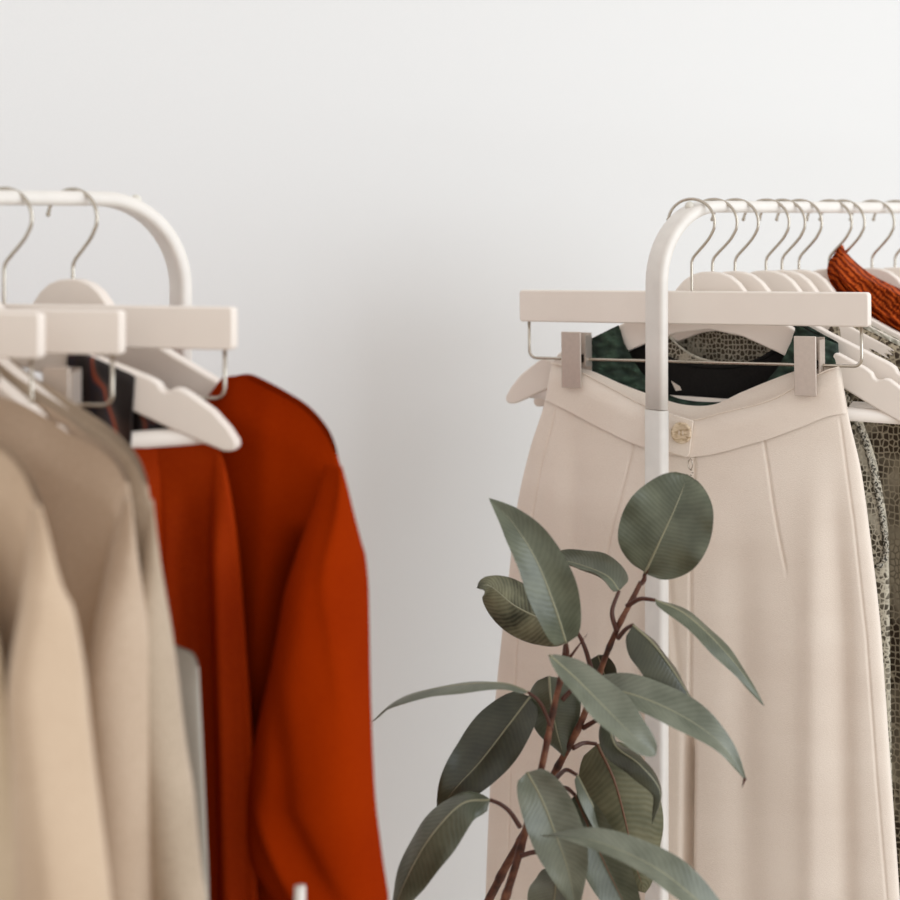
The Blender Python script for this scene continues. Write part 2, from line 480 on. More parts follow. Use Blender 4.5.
def make_trouser_hanger(half=.183, name='trouser_hanger', clips=(-.142, .122), clipdz=(0, 0), off=0):
    r = empty(name)
    mb = MB(); out = []
    zt, zb, rr = -.0905, -.1235, .0035
    for cx, cz, a0 in ((half-rr, zt-rr, 0), (-half+rr, zt-rr, 90), (-half+rr, zb+rr, 180), (half-rr, zb+rr, 270)):
        for k in range(5):
            an = math.radians(a0+22.5*k); out.append((off+cx+rr*math.cos(an), cz+rr*math.sin(an)))
    prism(mb, out, -.006, .006)
    o = mb.build('wooden_bar', M['white_wood'], r, False); bevelled('b', o, .0014)
    add_hook(r, zt-.004)
    w = half-.0085; zw = -.1615; rc = .008
    pts = [(-w, 0, zb+.002), (-w, 0, zw+rc)]
    for k in range(1, 7):
        a_ = pi/2*k/6; pts.append((-w+rc-rc*math.cos(a_), 0, zw+rc-rc*math.sin(a_)))
    for k in range(0, 7):
        a_ = pi/2*k/6; pts.append((w-rc+rc*math.sin(a_), 0, zw+rc-rc*math.cos(a_)))
    pts.append((w, 0, zb+.002))
    pts = [(x+off, y, z) for x, y, z in pts]
    mb = MB(); mb.tube(pts, .00165, 8); mb.build('wire_rail', M['chrome'], r)
    for u, dz in zip(clips, clipdz): make_clip(r, u, dz, -.0165 if off else -.0095)
    return r

TOP = [(0,-.0715),(.010,-.0722),(.020,-.0755),(.029,-.0820),(.036,-.0905),(.0425,-.1000),(.056,-.1095),(.10,-.1325),(.158,-.1600),
       (.1635,-.1640),(.1660,-.1690),(.1690,-.1712),(.1725,-.1705),(.176,-.1685),(.181,-.1695),(.187,-.1735),(.194,-.1790),(.205,-.1880),(.216,-.2020),(.2215,-.2120)]
BOT = [(.2215,-.2165),(.2180,-.2195),(.2110,-.2190),(.198,-.2130),(.17,-.1990),(.12,-.1720),(.07,-.1490),(.035,-.1355),(0,-.130)]
def hanger_top(u): return interp([p for p in TOP], abs(u))
def make_shirt_hanger(name='shirt_hanger', mat='white_wood', ybar=.0):
    r = empty(name)
    half = TOP+BOT
    out = half+[(-x, z) for x, z in half[::-1] if x > 0][0:]
    mb = MB(); prism(mb, out, -.0062, .0062)
    o = mb.build('shoulder_yoke', M[mat], r, False); bevelled('b', o, .0018, 3)
    add_hook(r, -.076)
    mb = MB()
    pr = []
    for u in (-.196, .196):
        pr.append([Vector((u, .0045*math.cos(2*pi*k/14), -.2060+.0068*math.sin(2*pi*k/14))) for k in range(14)])
    mb.grid(pr, True, True)
    mb.build('trouser_bar', M[mat], r)
    return r

# ---- garments -----------------------------------------------------
def fr_obj(o, F): F.apply(o, False); return o

def panels(name, F, zF, zB, uL, uR, zbot, Tf, Tb, mat, parent=None, na=200, nb=180, disp=None, pw=.42, topv=.5, uRz=True, shoulder=.10):
    """front and back cloth panels meeting at the sides; zF/zB(u)= upper edges; uL/uR(z)= side edges.
       Tf/Tb thickness of front and back; disp(u,z,front)-> extra v"""
    mb = MB()
    zmax = max(zF(uL(-.1)), zB(uL(-.1)), -.05)
    def row(b_, front, n):
        out = []
        for i in range(n+1):
            a_ = -math.cos(pi*i/n)*.35+(-1+2*i/n)*.65
            # first guess with top
            u = lerp(uL(-.2), uR(-.2), (a_+1)/2)
            for _ in range(3):
                zt = zF(u) if front else zB(u)
                z = lerp(zt, zbot, b_)
                u = lerp(uL(z), uR(z), (a_+1)/2)
            zt = zF(u) if front else zB(u); z = lerp(zt, zbot, b_)
            prof = max(0, 1-a_*a_)**pw
            th = (Tf if front else Tb)
            th = th*lerp(topv, 1, sstep(0, shoulder, zt-z))
            v = th*prof
            if disp: v += disp(u, z, front)*min(1, prof*1.6)
            if not front: v = -v
            out.append(Vector((u, -v, z)))
        return out
    rows = []
    for j in range(nb+1):
        b_ = (j/nb)
        fr = row(b_, True, na); bk = row(b_, False, na//2)
        rows.append(fr+bk[::-1][1:-1])
    mb.grid(rows, True)
    # close the rim (front top meets back top only at sides; leave neck open)
    return mb.build(name, mat, parent)

def px_fn_u(F, pts, v=0):
    """pixel polyline -> function z(u)"""
    q = sorted(F.uz(x, y, v) for x, y in pts); return smooth_interp(q)
def px_fn_z(F, pts, v=0):
    """pixel polyline -> function u(z)"""
    q = sorted((z, u) for u, z in (F.uz(x, y, v) for x, y in pts)); return smooth_interp(q)

class Crease:
    """groove (depth>0) or ridge (depth<0) along a pixel polyline that runs mostly downward"""
    def __init__(s, F, pts, depth, width, v=.02, fade=.02):
        q = sorted((z, u) for u, z in (F.uz(x, y, v) for x, y in pts)); s.q = q; s.d = depth; s.w = width; s.fade = fade
        s.z0, s.z1 = q[0][0], q[-1][0]
    def __call__(s, u, z):
        if z > s.z1+s.fade or z < s.z0-s.fade: return 0
        k = sstep(s.z1+s.fade, s.z1-s.fade, z) if z > s.z1-s.fade else 1
        if s.z0 > -.60: k *= sstep(s.z0-s.fade, s.z0+s.fade, z) if z < s.z0+s.fade else 1
        x = (u-interp(s.q, z))/s.w
        if abs(x) > 3: return 0
        return -s.d*math.exp(-x*x)*k
def sumc(cs): return lambda u, z, front: sum(c(u, z) for c in cs) if front else 0

# ================================================================== RIGHT RACK
F1 = frame_right(691, 27, .6)
h1 = make_trouser_hanger(.183, clips=(-.1245, .1195), clipdz=(.0, .0), off=-.0045)
F1.apply(h1)
tag(h1, 'white wooden trouser hanger with metal clips holding the cream trousers', 'hanger')

# cream trousers
vF = .022
bandtopF = px_fn_u(F1, [(553,364),(575,370),(600,382),(640,403),(670,415),(692,420),(720,413),(770,400),(805,381),(825,371),(839,367)], .012)
bandtopB = px_fn_u(F1, [(553,362),(590,369),(625,384),(655,395),(685,404),(715,404),(745,391),(790,373),(815,366),(839,365)], -.012)
bandlow = px_fn_u(F1, [(545,401),(560,407),(600,427),(640,445),(693,456),(760,441),(800,427),(828,416),(849,413)], .012)
sideL = px_fn_z(F1, [(553,360),(545,402),(530,450),(517,510),(509,580),(502,640),(496,700),(490,800),(486,900),(480,1100)])
sideR = px_fn_z(F1, [(839,360),(848,413),(861,470),(872,550),(880,620),(886,700),(893,800),(900,900),(912,1100)])
cs = [Crease(F1, [(838,420),(853,520),(866,640),(876,780),(886,900),(900,1100)], .0015, .0013, .012, .005),
      Crease(F1, [(554,410),(541,470),(527,560),(518,640),(512,760),(508,900),(500,1100)], .0014, .0013, .012, .005),
      Crease(F1, [(632,440),(620,500),(606,566)], .0017, .0014, .02, .01),
      Crease(F1, [(761,440),(772,500),(786,570)], .0017, .0014, .02, .01),
      Crease(F1, [(692,456),(692,560),(691,740)], .0020, .0018, .02, .01),
      Crease(F1, [(690,735),(689,800),(688,900),(686,1100)], .020, .0045, .02, .03),
      Crease(F1, [(668,560),(676,640),(686,740)], .0016, .0040, .02, .03),
      Crease(F1, [(835,520),(840,640),(842,800),(846,1000)], .006, .011, .02, .09),
      Crease(F1, [(812,520),(812,700),(812,900),(812,1100)], -.004, .012, .02, .09),
      Crease(F1, [(740,560),(742,700),(745,900),(748,1100)], .005, .018, .02, .09),
      Crease(F1, [(570,440),(575,560),(570,760),(560,1100)], .004, .014, .02, .05),
      Crease(F1, [(600,600),(595,760),(590,1100)], -.004, .014, .02, .07),
      Crease(F1, [(640,600),(635,760),(630,1100)], .004, .012, .02, .07)]
zeroF = lambda u: min(bandlow(u), 0)
def legdisp(u, z, front):
    if not front: return 0
    return sum(c(u, z) for c in cs)
tr = panels('cream_trousers', F1, bandlow, bandlow, sideL, sideR, -1.06, .024, .011, M['crepe'], None, 420, 230, legdisp, .40, .55)
fr_obj(tr, F1)
tag(tr, 'cream wide-leg high-waisted trousers clipped to a hanger behind the rubber plant', 'trousers')
# waistband: a strip front and back
def strip(name, F, ztop, zlow, front, T, mat, parent, topth, u0=None, u1=None, lift=0):
    n = 160; rows = [[], [], [], [], [], []]
    tt = .0011
    for i in range(n+1):
        a_ = -1+2*i/n
        for r, fz, dv in ((0, 1, lift+tt), (1, .5, lift+tt), (2, .0, lift+tt*.6), (3, .0, -tt*.6), (4, .5, -tt), (5, 1, -tt)):
            uA, uB = sideL(-.17), sideR(-.17)
            u = lerp(uA, uB, (a_+1)/2)
            for _ in range(3):
                zt, zl = ztop(u), zlow(u); z = lerp(zt, zl, fz)
                u = lerp(sideL(z), sideR(z), (a_+1)/2)
            z = lerp(ztop(u), zlow(u), fz)
            v = T*lerp(topth, .55, fz)*(max(0, 1-a_*a_)**.40)
            v = v+dv if front else -v-dv
            rows[r].append(Vector((u, -v, z)))
    mb = MB(); mb.grid(rows); return mb.build(name, mat, parent)
strip('waistband', F1, bandtopF, lambda u: bandlow(u)-.0005, True, .024, M['crepe'], tr, .5, lift=.0008)
strip('waistband_back', F1, bandtopB, lambda u: bandlow(u)+.0, False, .010, M['crepe'], tr, .6)
# stitched edging along the waistband's top and bottom edges
def edge_cord(fn, front, T, k, r, name, lo=-.96, hi=.96):
    pts = []
    for i in range(80):
        a_ = lerp(lo, hi, i/79)
        u = lerp(sideL(-.2), sideR(-.2), (a_+1)/2); z = fn(u)
        aa = a_; v = T*k*(max(0, 1-aa*aa)**.40)+.0015
        pts.append(Vector((u, -v if front else v, z)))
    mb = MB(); mb.tube(pts, r, 6); return mb.build(name, M['seam'], tr)
edge_cord(bandtopF, True, .024, .5, .0007, 'waist_piping')
# button tab
u_, z_ = F1.uz(681, 433, .020)
mb = MB(); ut, zt = F1.uz(693, 421, .018); ut2, zt2 = F1.uz(688, 458, .018); ul, zl = F1.uz(650, 407, .018); ul2, zl2 = F1.uz(650, 446, .018)
tab = [(ul, zl), (ut, zt), (ut-.0005, zt-.004), (ut2+.001, zt2+.004), (ut2-.002, zt2), (ul2, zl2)]
prism(mb, tab, -.0175, -.0150); o = mb.build('waist_tab', M['crepe'], tr, False); bevelled('t', o, .0006)
mb = MB()
rows = []
for r, y in ((.0001,-.0196),(.006,-.0196),(.0075,-.0200),(.0090,-.0212),(.0104,-.0208),(.0108,-.0196),(.0106,-.0178)):
    rows.append([Vector((u_+r*math.cos(2*pi*k/28), y, z_+r*math.sin(2*pi*k/28))) for k in range(28)])
mb.grid(rows, True, True); bt = mb.build('button', M['button'], tr)
mb = MB()
for du in (-.002, .002):
    mb.tube([(u_+du, -.0199, z_-.0022), (u_+du, -.0205, z_), (u_+du, -.0199, z_+.0022)], .0005, 6)
mb.build('thread', M['seam'], bt)
# zip pull and teeth under the tab
mb = MB()
uz0, zz0 = F1.uz(691, 461, .020)
ring = [Vector((uz0+.0022*math.cos(2*pi*k/16), -.0215, zz0-.003+.0052*math.sin(2*pi*k/16))) for k in range(17)]
mb.tube(ring, .0006, 6, False)
for k in range(9):
    uu, zz = F1.uz(692, 470+k*2.6, .020); box(mb, (uu+(.0007 if k % 2 else -.0007), -.0205, zz), (.0010, .0006, .0006))
mb.build('zip', M['chrome'], tr)

# shirt hangers of the right rack
proto = make_shirt_hanger()
right_specs = [
 (714, 25, -1.4, 'white shirt hanger holding the dark green top, directly behind the trouser hanger'),
 (735, 26, 0, 'white shirt hanger holding the pale snake-print blouse, second behind the trouser hanger'),
 (766, 27, 0, 'white shirt hanger holding the long snake-print dress, third behind the trouser hanger'),
 (782, 26, 0, 'white shirt hanger carrying the cream crochet cardigan, pressed close behind the snake-print dress hanger'),
 (799, 28, 0, 'empty white shirt hanger with its hook second to the left of the rust scarf peak'),
 (829, 27, 0, 'white shirt hanger whose hook rises immediately left of the pleated rust scarf peak'),
 (842, 28, 0, 'white shirt hanger with the pleated rust scarf tied round its hook'),
 (872, 30, 0, 'pale shirt hanger right of the rust scarf with its rounded top showing'),
 (895, 30, 0, 'white shirt hanger at the right edge of the photo, last hook visible'),
]
RF = []
for i, (px, al, ro, lab) in enumerate(right_specs):
    h = proto if i == 0 else copy_tree(proto)
    F = frame_right(px, al, ro); F.apply(h); RF.append(F)
    tag(h, lab, 'hanger', 'white shirt hangers on the right rack')

# --- dark green sleeveless top on hanger 2
F2 = RF[0]
def mk_neck(drop, w, uo=0, base=.004, rise=0, straps=.5):
    def f(u):
        x = abs(u-uo)
        t = hanger_top(u)+base+rise
        if x < w:
            k = x/w
            t2 = hanger_top(w)+base-drop*(1-k**2.6)**.75
            return min(t2, hanger_top(w)+base)
        return t
    return f
gl = lambda z: interp([(-.60,-.11),(-.30,-.115),(-.22,-.135),(-.19,-.130),(-.14,-.136)], z)
gr_ = lambda z: interp([(-.60,.10),(-.30,.105),(-.22,.130),(-.19,.128),(-.14,.126)], z)
def shir(u, z, front): return .0016*math.sin(u*260+math.sin(z*90)*1.4)*math.sin(z*310+u*40)
gtop = panels('green_top', F2, mk_neck(.078, .092, -.006), mk_neck(.048, .086, -.006), gl, gr_, -.62, .0175, .018, M['green'], None, 240, 200, shir, .22, .75)
fr_obj(gtop, F2)
tag(gtop, 'dark green shirred sleeveless top with a scooped neck, seen between hanger bar and cream waistband', 'top')
# black neck binding of the back neckline
def neck_cord(zf, w, y, r, name, mat, par, uo=-.006, flat=2.0):
    pts = [Vector((uo+lerp(-w, w, i/50), y*(.6+.4*(1-(lerp(-1,1,i/50))**2)), zf(uo+lerp(-w, w, i/50)*.999))) for i in range(51)]
    mb = MB(); mb.tube(pts, r, 8); 
    for v in mb.v: pass
    return mb.build(name, mat, par)
neck_cord(mk_neck(.048, .086, -.006), .0845, .0135, .0024, 'neck_binding', M['black'], gtop)
# cloth label inside the neck
mb = MB(); ul_, zl_ = F2.uz(679, 388, -.01)
prism(mb, [(ul_-.008, zl_+.007), (ul_+.001, zl_+.002), (ul_+.003, zl_-.002), (ul_-.003, zl_-.003)], .0085, .0095)
mb.build('care_label', M['seam'], gtop, False)
# black lining on inner back
def off(f, d): return lambda u: f(u)+d
lin_ = panels('lining', F2, off(mk_neck(.078,.092,-.006), -.006), off(mk_neck(.048,.086,-.006), -.002), lambda z: gl(z)*.93, lambda z: gr_(z)*.93, -.60, .0140, .0145, M['black'], gtop, 120, 90, None, .22, .75)

# --- pale snake print blouse on hanger 3
F3 = RF[1]
sl = lambda z: interp([(-.9,-.15),(-.40,-.15),(-.25,-.16),(-.21,-.17),(-.10,-.06)], z)
sr = px_fn_z(F3, [(905,1100),(893,800),(890,640),(889,560),(888,530),(884,500),(876,460),(866,430),(852,400),(800,352),(770,330)])
b3 = panels('snake_print_blouse', F3, mk_neck(.047, .080), mk_neck(.012, .074), sl, sr, -.75, .016, .014, M['snake_pale'], None, 160, 150,
            lambda u, z, f: .003*math.sin(u*60+z*8), .38, .62)
fr_obj(b3, F3)
tag(b3, 'pale snake-print blouse showing inside the neck of the dark green top and beside the trousers', 'blouse')
neck_cord(mk_neck(.047, .080), .079, -.0125, .0016, 'neck_edge', M['net'], b3, 0)
pts = [F3.uz(x, y, .0) for x, y in [(852,412),(862,430),(872,462),(880,500),(885,530),(887,550),(883,562),(876,566)]]
mb = MB(); cp = catmull([Vector((u, -.006, z)) for u, z in pts], 140)
rr = [.0026+.0005*math.sin(i*.9) for i in range(140)]
mb.tube([p+Vector((.0008*math.sin(i*.9), .0008*math.cos(i*.9), 0)) for i, p in enumerate(cp)], rr, 10); mb.build('braided_trim', M['braid'], b3)

# --- long snake dress on hanger 4
F4 = RF[2]
b4 = panels('snake_print_dress', F4, mk_neck(.050, .075), mk_neck(.014, .070), lambda z: interp([(-.9,-.15),(-.25,-.15),(-.21,-.16),(-.10,-.06)], z),
            lambda z: interp([(-1.0,.34),(-.5,.29),(-.25,.245),(-.21,.232),(-.10,.06)], z), -1.05, .018, .016, M['snake'], None, 160, 170,
            lambda u, z, f: .005*math.sin(u*55+z*5)+.002*math.sin(u*130), .38, .6)
fr_obj(b4, F4)
tag(b4, 'long brown and grey snake-print dress at the right edge of the photo', 'dress')

# --- cream crochet knit on hanger 6
F6 = RF[3]
b5 = panels('crochet_cardigan', F6, off(mk_neck(.03, .060), -.003), off(mk_neck(.010, .060), -.003), lambda z: interp([(-.7,-.13),(-.25,-.14),(-.20,-.15),(-.10,-.06)], z),
            lambda z: interp([(-.9,.24),(-.25,.235),(-.21,.225),(-.10,.06)], z), -.70, .016, .014, M['net'], None, 150, 120,
            lambda u, z, f: .0018*math.sin(u*340)*math.sin(z*340), .38, .7)
fr_obj(b5, F6)
tag(b5, 'cream and grey open crochet cardigan on a shoulder below the rust scarf', 'cardigan')

# --- pleated rust scarf round hook 8
F8 = RF[6]
def scarf():
    # upper edge and lower edge of the drape in hanger coordinates
    up = [(840,245),(844,253),(854,264),(868,275),(885,284),(905,294),(935,315),(960,345)]
    mid = [(839,247),(838,262),(850,280),(866,298),(884,314),(902,328),(930,348),(950,380)]
    lw = [(838,246),(831,266),(838,284),(852,304),(868,328),(884,345),(906,362),(930,410)]
    def cur(pts, v):
        return catmull([Vector((*F8.uz(x, y, v), 0)) for x, y in pts], 130)
    cu, cm, cl = cur(up, .012), cur(mid, .022), cur(lw, .014)
    mb = MB(); rowsF = []; rowsB = []
    m = 44
    for j in range(m+1):
        t = j/m; rf = []; rb = []
        for i in range(130):
            s_ = i/129
            a = cu[i]*(1-t)**2+cm[i]*2*t*(1-t)+cl[i]*t*t
            amp = .0022+.0022*s_
            if t < .34:      # cross pleats of the frilled border
                w = amp*.8*math.sin(s_*300+t*5+2.2*math.sin(s_*37))*min(1, s_*3)
            else:
                w = amp*math.sin(t*58+s_*9+math.sin(s_*11)*1.6)
            bulge = .012*math.sin(pi*t)
            fold = .006*math.exp(-((t-.36)/.05)**2)
            kk = sstep(-.05, .22, s_)
            v = .006+(.034+bulge+w+fold)*kk
            rf.append(Vector((a.x, -v, a.y)))
            rb.append(Vector((a.x, -.002+(.006+.010*math.sin(pi*t)+w*.5)*kk, a.y)))
        rowsF.append(rf); rowsB.append(rb)
    mb.grid(rowsF+rowsB[::-1], False)
    # close loop between last back row and first front row
    mb.grid([rowsB[0], rowsF[0]])
    mb.grid([[r[0] for r in rowsF], [r[0] for r in rowsB]])
    return mb.build('pleated_scarf', M['rust_pleat'])
scf = scarf(); fr_obj(scf, F8)
tag(scf, 'pleated rust-orange scarf draped from a hanger hook on the right rack', 'scarf')

# ================================================================== LEFT RACK
FS = frame_left(0, 25, .8)
FA = frame_left(-.0585, 15)
FT = frame_left(-.108, 12, 5.6)
FG3 = frame_left(-.120, 38)
FG2 = frame_left(-.140, 38)
FB = frame_left(-.158, 12)
FC = frame_left(-.222, 12)
FG1 = frame_left(-.262, 36)
FG0 = frame_left(-.300, 36)

hs = copy_tree(proto); FS.apply(hs); tag(hs, 'white shirt hanger inside the rust sweatshirt, its rounded top and hook in clear view', 'hanger', 'white shirt hangers on the left rack')
ht = copy_tree(proto); FT.apply(ht); tag(ht, 'white shirt hanger with notched shoulder showing, rust trousers folded over its bar', 'hanger', 'white shirt hangers on the left rack')
for F, lab in ((FG3, 'white shirt hanger inside the oat knit jumper'), (FG2, 'white shirt hanger inside the sand knit jumper'),
               (FG1, 'white shirt hanger inside the beige cardigan at the left edge'), (FG0, 'white shirt hanger inside the cream knit nearest the camera')):
    h = copy_tree(proto); F.apply(h); tag(h, lab, 'hanger', 'white shirt hangers on the left rack')
ph = make_trouser_hanger(.197, clips=(-.150, .060))
FA.apply(ph); tag(ph, 'white trouser hanger with the longest visible bar on the left rack, over the rust garments', 'hanger', 'wooden trouser hangers on the left rack')
ph2 = make_trouser_hanger(.197, clips=(-.150, .148))
for F, lab in ((FB, 'white trouser hanger, middle of three stacked bars, wire loop over the dark scarf'),
               (FC, 'white trouser hanger nearest the camera, bar end cut by the left edge')):
    h = ph2 if F is FB else copy_tree(ph2); F.apply(h); tag(h, lab, 'hanger', 'wooden trouser hangers on the left rack')

def garment_px(name, F, right_px, mat, label, cat, Tf=.018, zbot=-.8, creases=(), topz=None, left=None, neck=.06, pw=.42, na=260, nb=130, disp0=None, vv=0.0, dip=.012, topv=.55):
    """silhouette of the right half given in pixels on the hanger plane, from neck to hem"""
    q = [F.uz(x, y, vv) for x, y in right_px]
    # split into shoulder line (z as function of u) and side line (u as function of z)
    umax_i = next(i for i in range(len(q)) if i == len(q)-1 or (q[i+1][0]-q[i][0]) < .45*(q[i][1]-q[i+1][1]))
    sh = q[:umax_i+1]; sd = q[umax_i:]
    if sh[0][0] > neck: sh = [(neck, sh[0][1]+(sh[0][0]-neck)*.5)]+sh
    shf = smooth_interp(sorted(sh)); sdf = smooth_interp(sorted((z, u) for u, z in sd))
    usx, usz = sd[0]
    def uR(z): return sdf(z) if z < usz else usx
    def uL(z): return -uR(z) if left is None else left(z)
    def zt(u):
        a_ = abs(u)
        if a_ < neck: return shf(neck)-dip*(1-(a_/neck)**4)
        return shf(min(a_, usx))
    cf = list(creases)
    def dz(u, z, front):
        d = sum(c(u, z) for c in cf) if front else 0
        if disp0: d += disp0(u, z)
        return d
    o = panels(name, F, zt, zt, uL, uR, zbot, Tf, Tf*.8, mat, None, na, nb, dz, pw, topv, shoulder=.035)
    fr_obj(o, F); tag(o, label, cat); return o

def wav(a, k, ph=0, kz=3): return lambda u, z: a*math.sin(u*k+ph+z*kz)*sstep(-.2, -.35, z)

# rust sweatshirt
sw = garment_px('rust_sweatshirt', FS, [(222,379),(232,376),(245,375),(264,383),(285,394),(303,405),(318,419),(330,436),(338,456),(345,485),(350,520),(352,560),(356,620),(360,700),(364,800),(368,1000)],
    M['rust'], 'rust-orange sweatshirt with drop shoulders, last garment on the left rack', 'sweatshirt', .022, -.66, neck=.150, dip=.05, topv=.6,
    creases=[Crease(FS, [(294,560),(288,600),(280,660),(266,760)], .050, .013, .02, .03),
             Crease(FS, [(322,480),(328,560),(332,640),(340,800)], -.006, .010, .02, .05),
             Crease(FS, [(262,400),(262,500),(258,640)], -.003, .012, .02, .05)])
# its near sleeve: hangs in front of the body
def sleeve(parent, F, name, L_px, R_px, mat, v0, T, creases=(), nb=120, na=70, ramp=.12, g0=.25):
    Lf = px_fn_z(F, L_px, v0); Rf = px_fn_z(F, R_px, v0)
    z0 = max(F.uz(*L_px[0], v0)[1], F.uz(*R_px[0], v0)[1]); z1 = min(F.uz(*L_px[-1], v0)[1], F.uz(*R_px[-1], v0)[1])
    rows = []
    for j in range(nb+1):
        z = lerp(z0, z1, j/nb); a, b = Lf(z), Rf(z); row = []
        g = sstep(0, ramp, j/nb)*(1-g0)+g0
        for i in range(na*2):
            ph = 2*pi*i/(na*2); cx = math.cos(ph); sx = math.sin(ph)
            u = lerp(a, b, (cx+1)/2); v = v0+T*g*(abs(sx)**.75)*(1 if sx > 0 else -.6)
            if sx > 0: v += sum(c(u, z) for c in creases)*min(1, abs(sx)*1.5)
            row.append(Vector((u, -v, z)))
        rows.append(row)
    mb = MB(); mb.grid(rows, True, True); return mb.build(name, mat, parent)
sleeve(sw, FS, 'sleeve', [(324,470),(312,520),(300,580),(286,650),(266,735),(258,800),(262,850),(282,880),(300,900)],
       [(342,466),(347,485),(352,510),(359,548),(361,556),(363,600),(366,700),(371,800),(377,850),(384,900)], M['rust'], .016, .046,
       [Crease(FS, [(337,470),(342,560),(350,640),(357,720)], -.005, .006, .03, .03),
        Crease(FS, [(352,530),(357,600),(362,700)], .004, .0035, .03, .02),
        Crease(FS, [(330,560),(310,680),(290,790)], -.006, .016, .03, .05),
        Crease(FS, [(300,700),(303,800),(330,860),(350,900)], .007, .010, .03, .03),
        Crease(FS, [(278,800),(300,850),(325,900)], -.007, .008, .03, .03)], ramp=.30, g0=.05)

# small white drawstring tip under the sleeve
# (bottom) peeping out beneath the sweatshirt
mb = MB(); p = P(300, 886, 1.29); q = P(298, 960, 1.29)
mb.tube([p, q], [.0042, .0050], 10)
o = mb.build('drawstring_tip', M['white_metal'], None)
mw = FS; 
inv = Matrix.Translation((FS.X0, FS.Y0, FS.Z0)) @ Matrix.Rotation(-FS.al, 4, 'Z')
for v in o.data.vertices: v.co = inv.inverted() @ v.co
o.parent = sw; o['label'] = 'white drawstring tip hanging below the sleeve'

# rust satin trousers over the bar of hanger T
FTt = Frame(FT.X0, FT.Y0, FT.Z0, 12)
def sat(u, z):
    k = sstep(-.21, -.29, z)
    return k*(.0075*math.sin(u*95+.6+z*2)+.003*math.sin(u*210+z*7))
satc = [Crease(FTt, [(172,470),(178,600),(183,760),(190,1100)], .055, .021, .02, .05),
        Crease(FTt, [(226,480),(240,600),(248,760),(251,1100)], -.008, .006, .02, .05),
        Crease(FTt, [(150,470),(152,620),(160,1100)], -.006, .008, .02, .05)]
rt = panels('rust_trousers', FTt, lambda u: -.2050+u*.098, lambda u: -.2050+u*.098,
    lambda z: -.05, px_fn_z(FTt, [(208,438),(216,444),(226,470),(238,540),(247,640),(254,740),(258,820),(259,900),(260,1100)]),
    -.75, .027, .016, M['rust_satin'], None, 260, 120, lambda u, z, f: sat(u, z)+(sum(c(u, z) for c in satc) if f else 0), .42, .13, shoulder=.10)
fr_obj(rt, FTt)
tag(rt, 'rust-orange satin trousers folded over a hanger bar in deep vertical pleats', 'trousers')

# dark patterned scarf draped on hanger T
def pat():
    uA, zA = FTt.uz(66, 360, .012); uB, zB = FTt.uz(133, 378, .012); uC, zC = FTt.uz(176, 400, -.01)
    rows = []; n = 60
    # back drop (behind the yoke), over the top, front drop
    prof = []
    for j in range(46):
        t = j/45
        prof.append(t)
    for t in prof:
        row = []
        for i in range(n+1):
            s_ = i/n
            uf = lerp(uA, uB, s_); ub = lerp(uA-.01, uC, s_)
            top = hanger_top(uf)+.006+uf*.08
            if t < .42:       # back
                k = t/.42; u = lerp(ub, uf, sstep(.8, 1, k)); zt = hanger_top(u)+.004+u*.08; z = lerp(-.36, zt, k**.9); y = .013+.003*math.sin(u*190)
                y = lerp(y, .009, sstep(.9, 1, k))
            elif t < .58:
                k = (t-.42)/.16; u = uf; a_ = pi*k; z = top-.002+.004*math.sin(a_); y = .009*math.cos(a_)
            else:
                k = (t-.58)/.42; u = uf-.01*k; z = lerp(top-.002, -.30, k**1.1); y = -.009-.004*k+.003*math.sin(u*170+1)*min(1, k*3)
            row.append(Vector((u, y, z)))
        rows.append(row)
    mb = MB(); mb.grid(rows); o = mb.build('patterned_scarf', M['scarf'])
    s = o.modifiers.new('thickness', 'SOLIDIFY'); s.thickness = .0012
    return o
ps = pat(); fr_obj(ps, FTt)
tag(ps, 'dark brown and navy patterned silk scarf draped over the hanger above the beige knits', 'scarf')

# grey garment just showing beside the oat jumper
FGr = frame_left(-.112, 26)
gg = garment_px('grey_cardigan', FGr, [(20,500),(60,540),(110,600),(150,636),(180,648),(194,655),(199,668),(200,690),(203,750),(206,820),(209,900),(212,1100)],
    M['grey'], 'grey jersey cardigan showing as a narrow strip beside the satin trousers', 'cardigan', .012, -.72, neck=.05)

kw = dict(pw=.42)
o3 = garment_px('oat_jumper', FG3, [(20,372),(50,392),(75,408),(100,424),(122,442),(138,462),(148,486),(152,510),(157,560),(163,620),(170,690),(178,750),(185,790),(189,830),(196,880),(200,900),(205,1100)],
    M['beige3'], 'oat-coloured knit jumper squeezed between the sand jumper and the satin trousers', 'jumper', .016, -.70, neck=.07,
    disp0=wav(.003, 70))
o2 = garment_px('sand_jumper', FG2, [(-40,372),(0,392),(30,402),(58,418),(80,434),(105,448),(120,464),(129,484),(132,510),(132,570),(130,640),(129,720),(130,800),(130,900),(130,1100)],
    M['beige2'], 'sand beige knit jumper with long hanging sleeve, middle of the beige knits', 'jumper', .020, -.70, neck=.07,
    creases=[Crease(FG2, [(108,560),(111,640),(108,760),(106,900),(104,1100)], .034, .0055, .02, .06),
             Crease(FG2, [(128,520),(128,700),(132,900),(134,1100)], -.004, .008, .02, .05),
             Crease(FG2, [(60,560),(64,700),(70,900),(72,1100)], -.005, .020, .02, .08)])
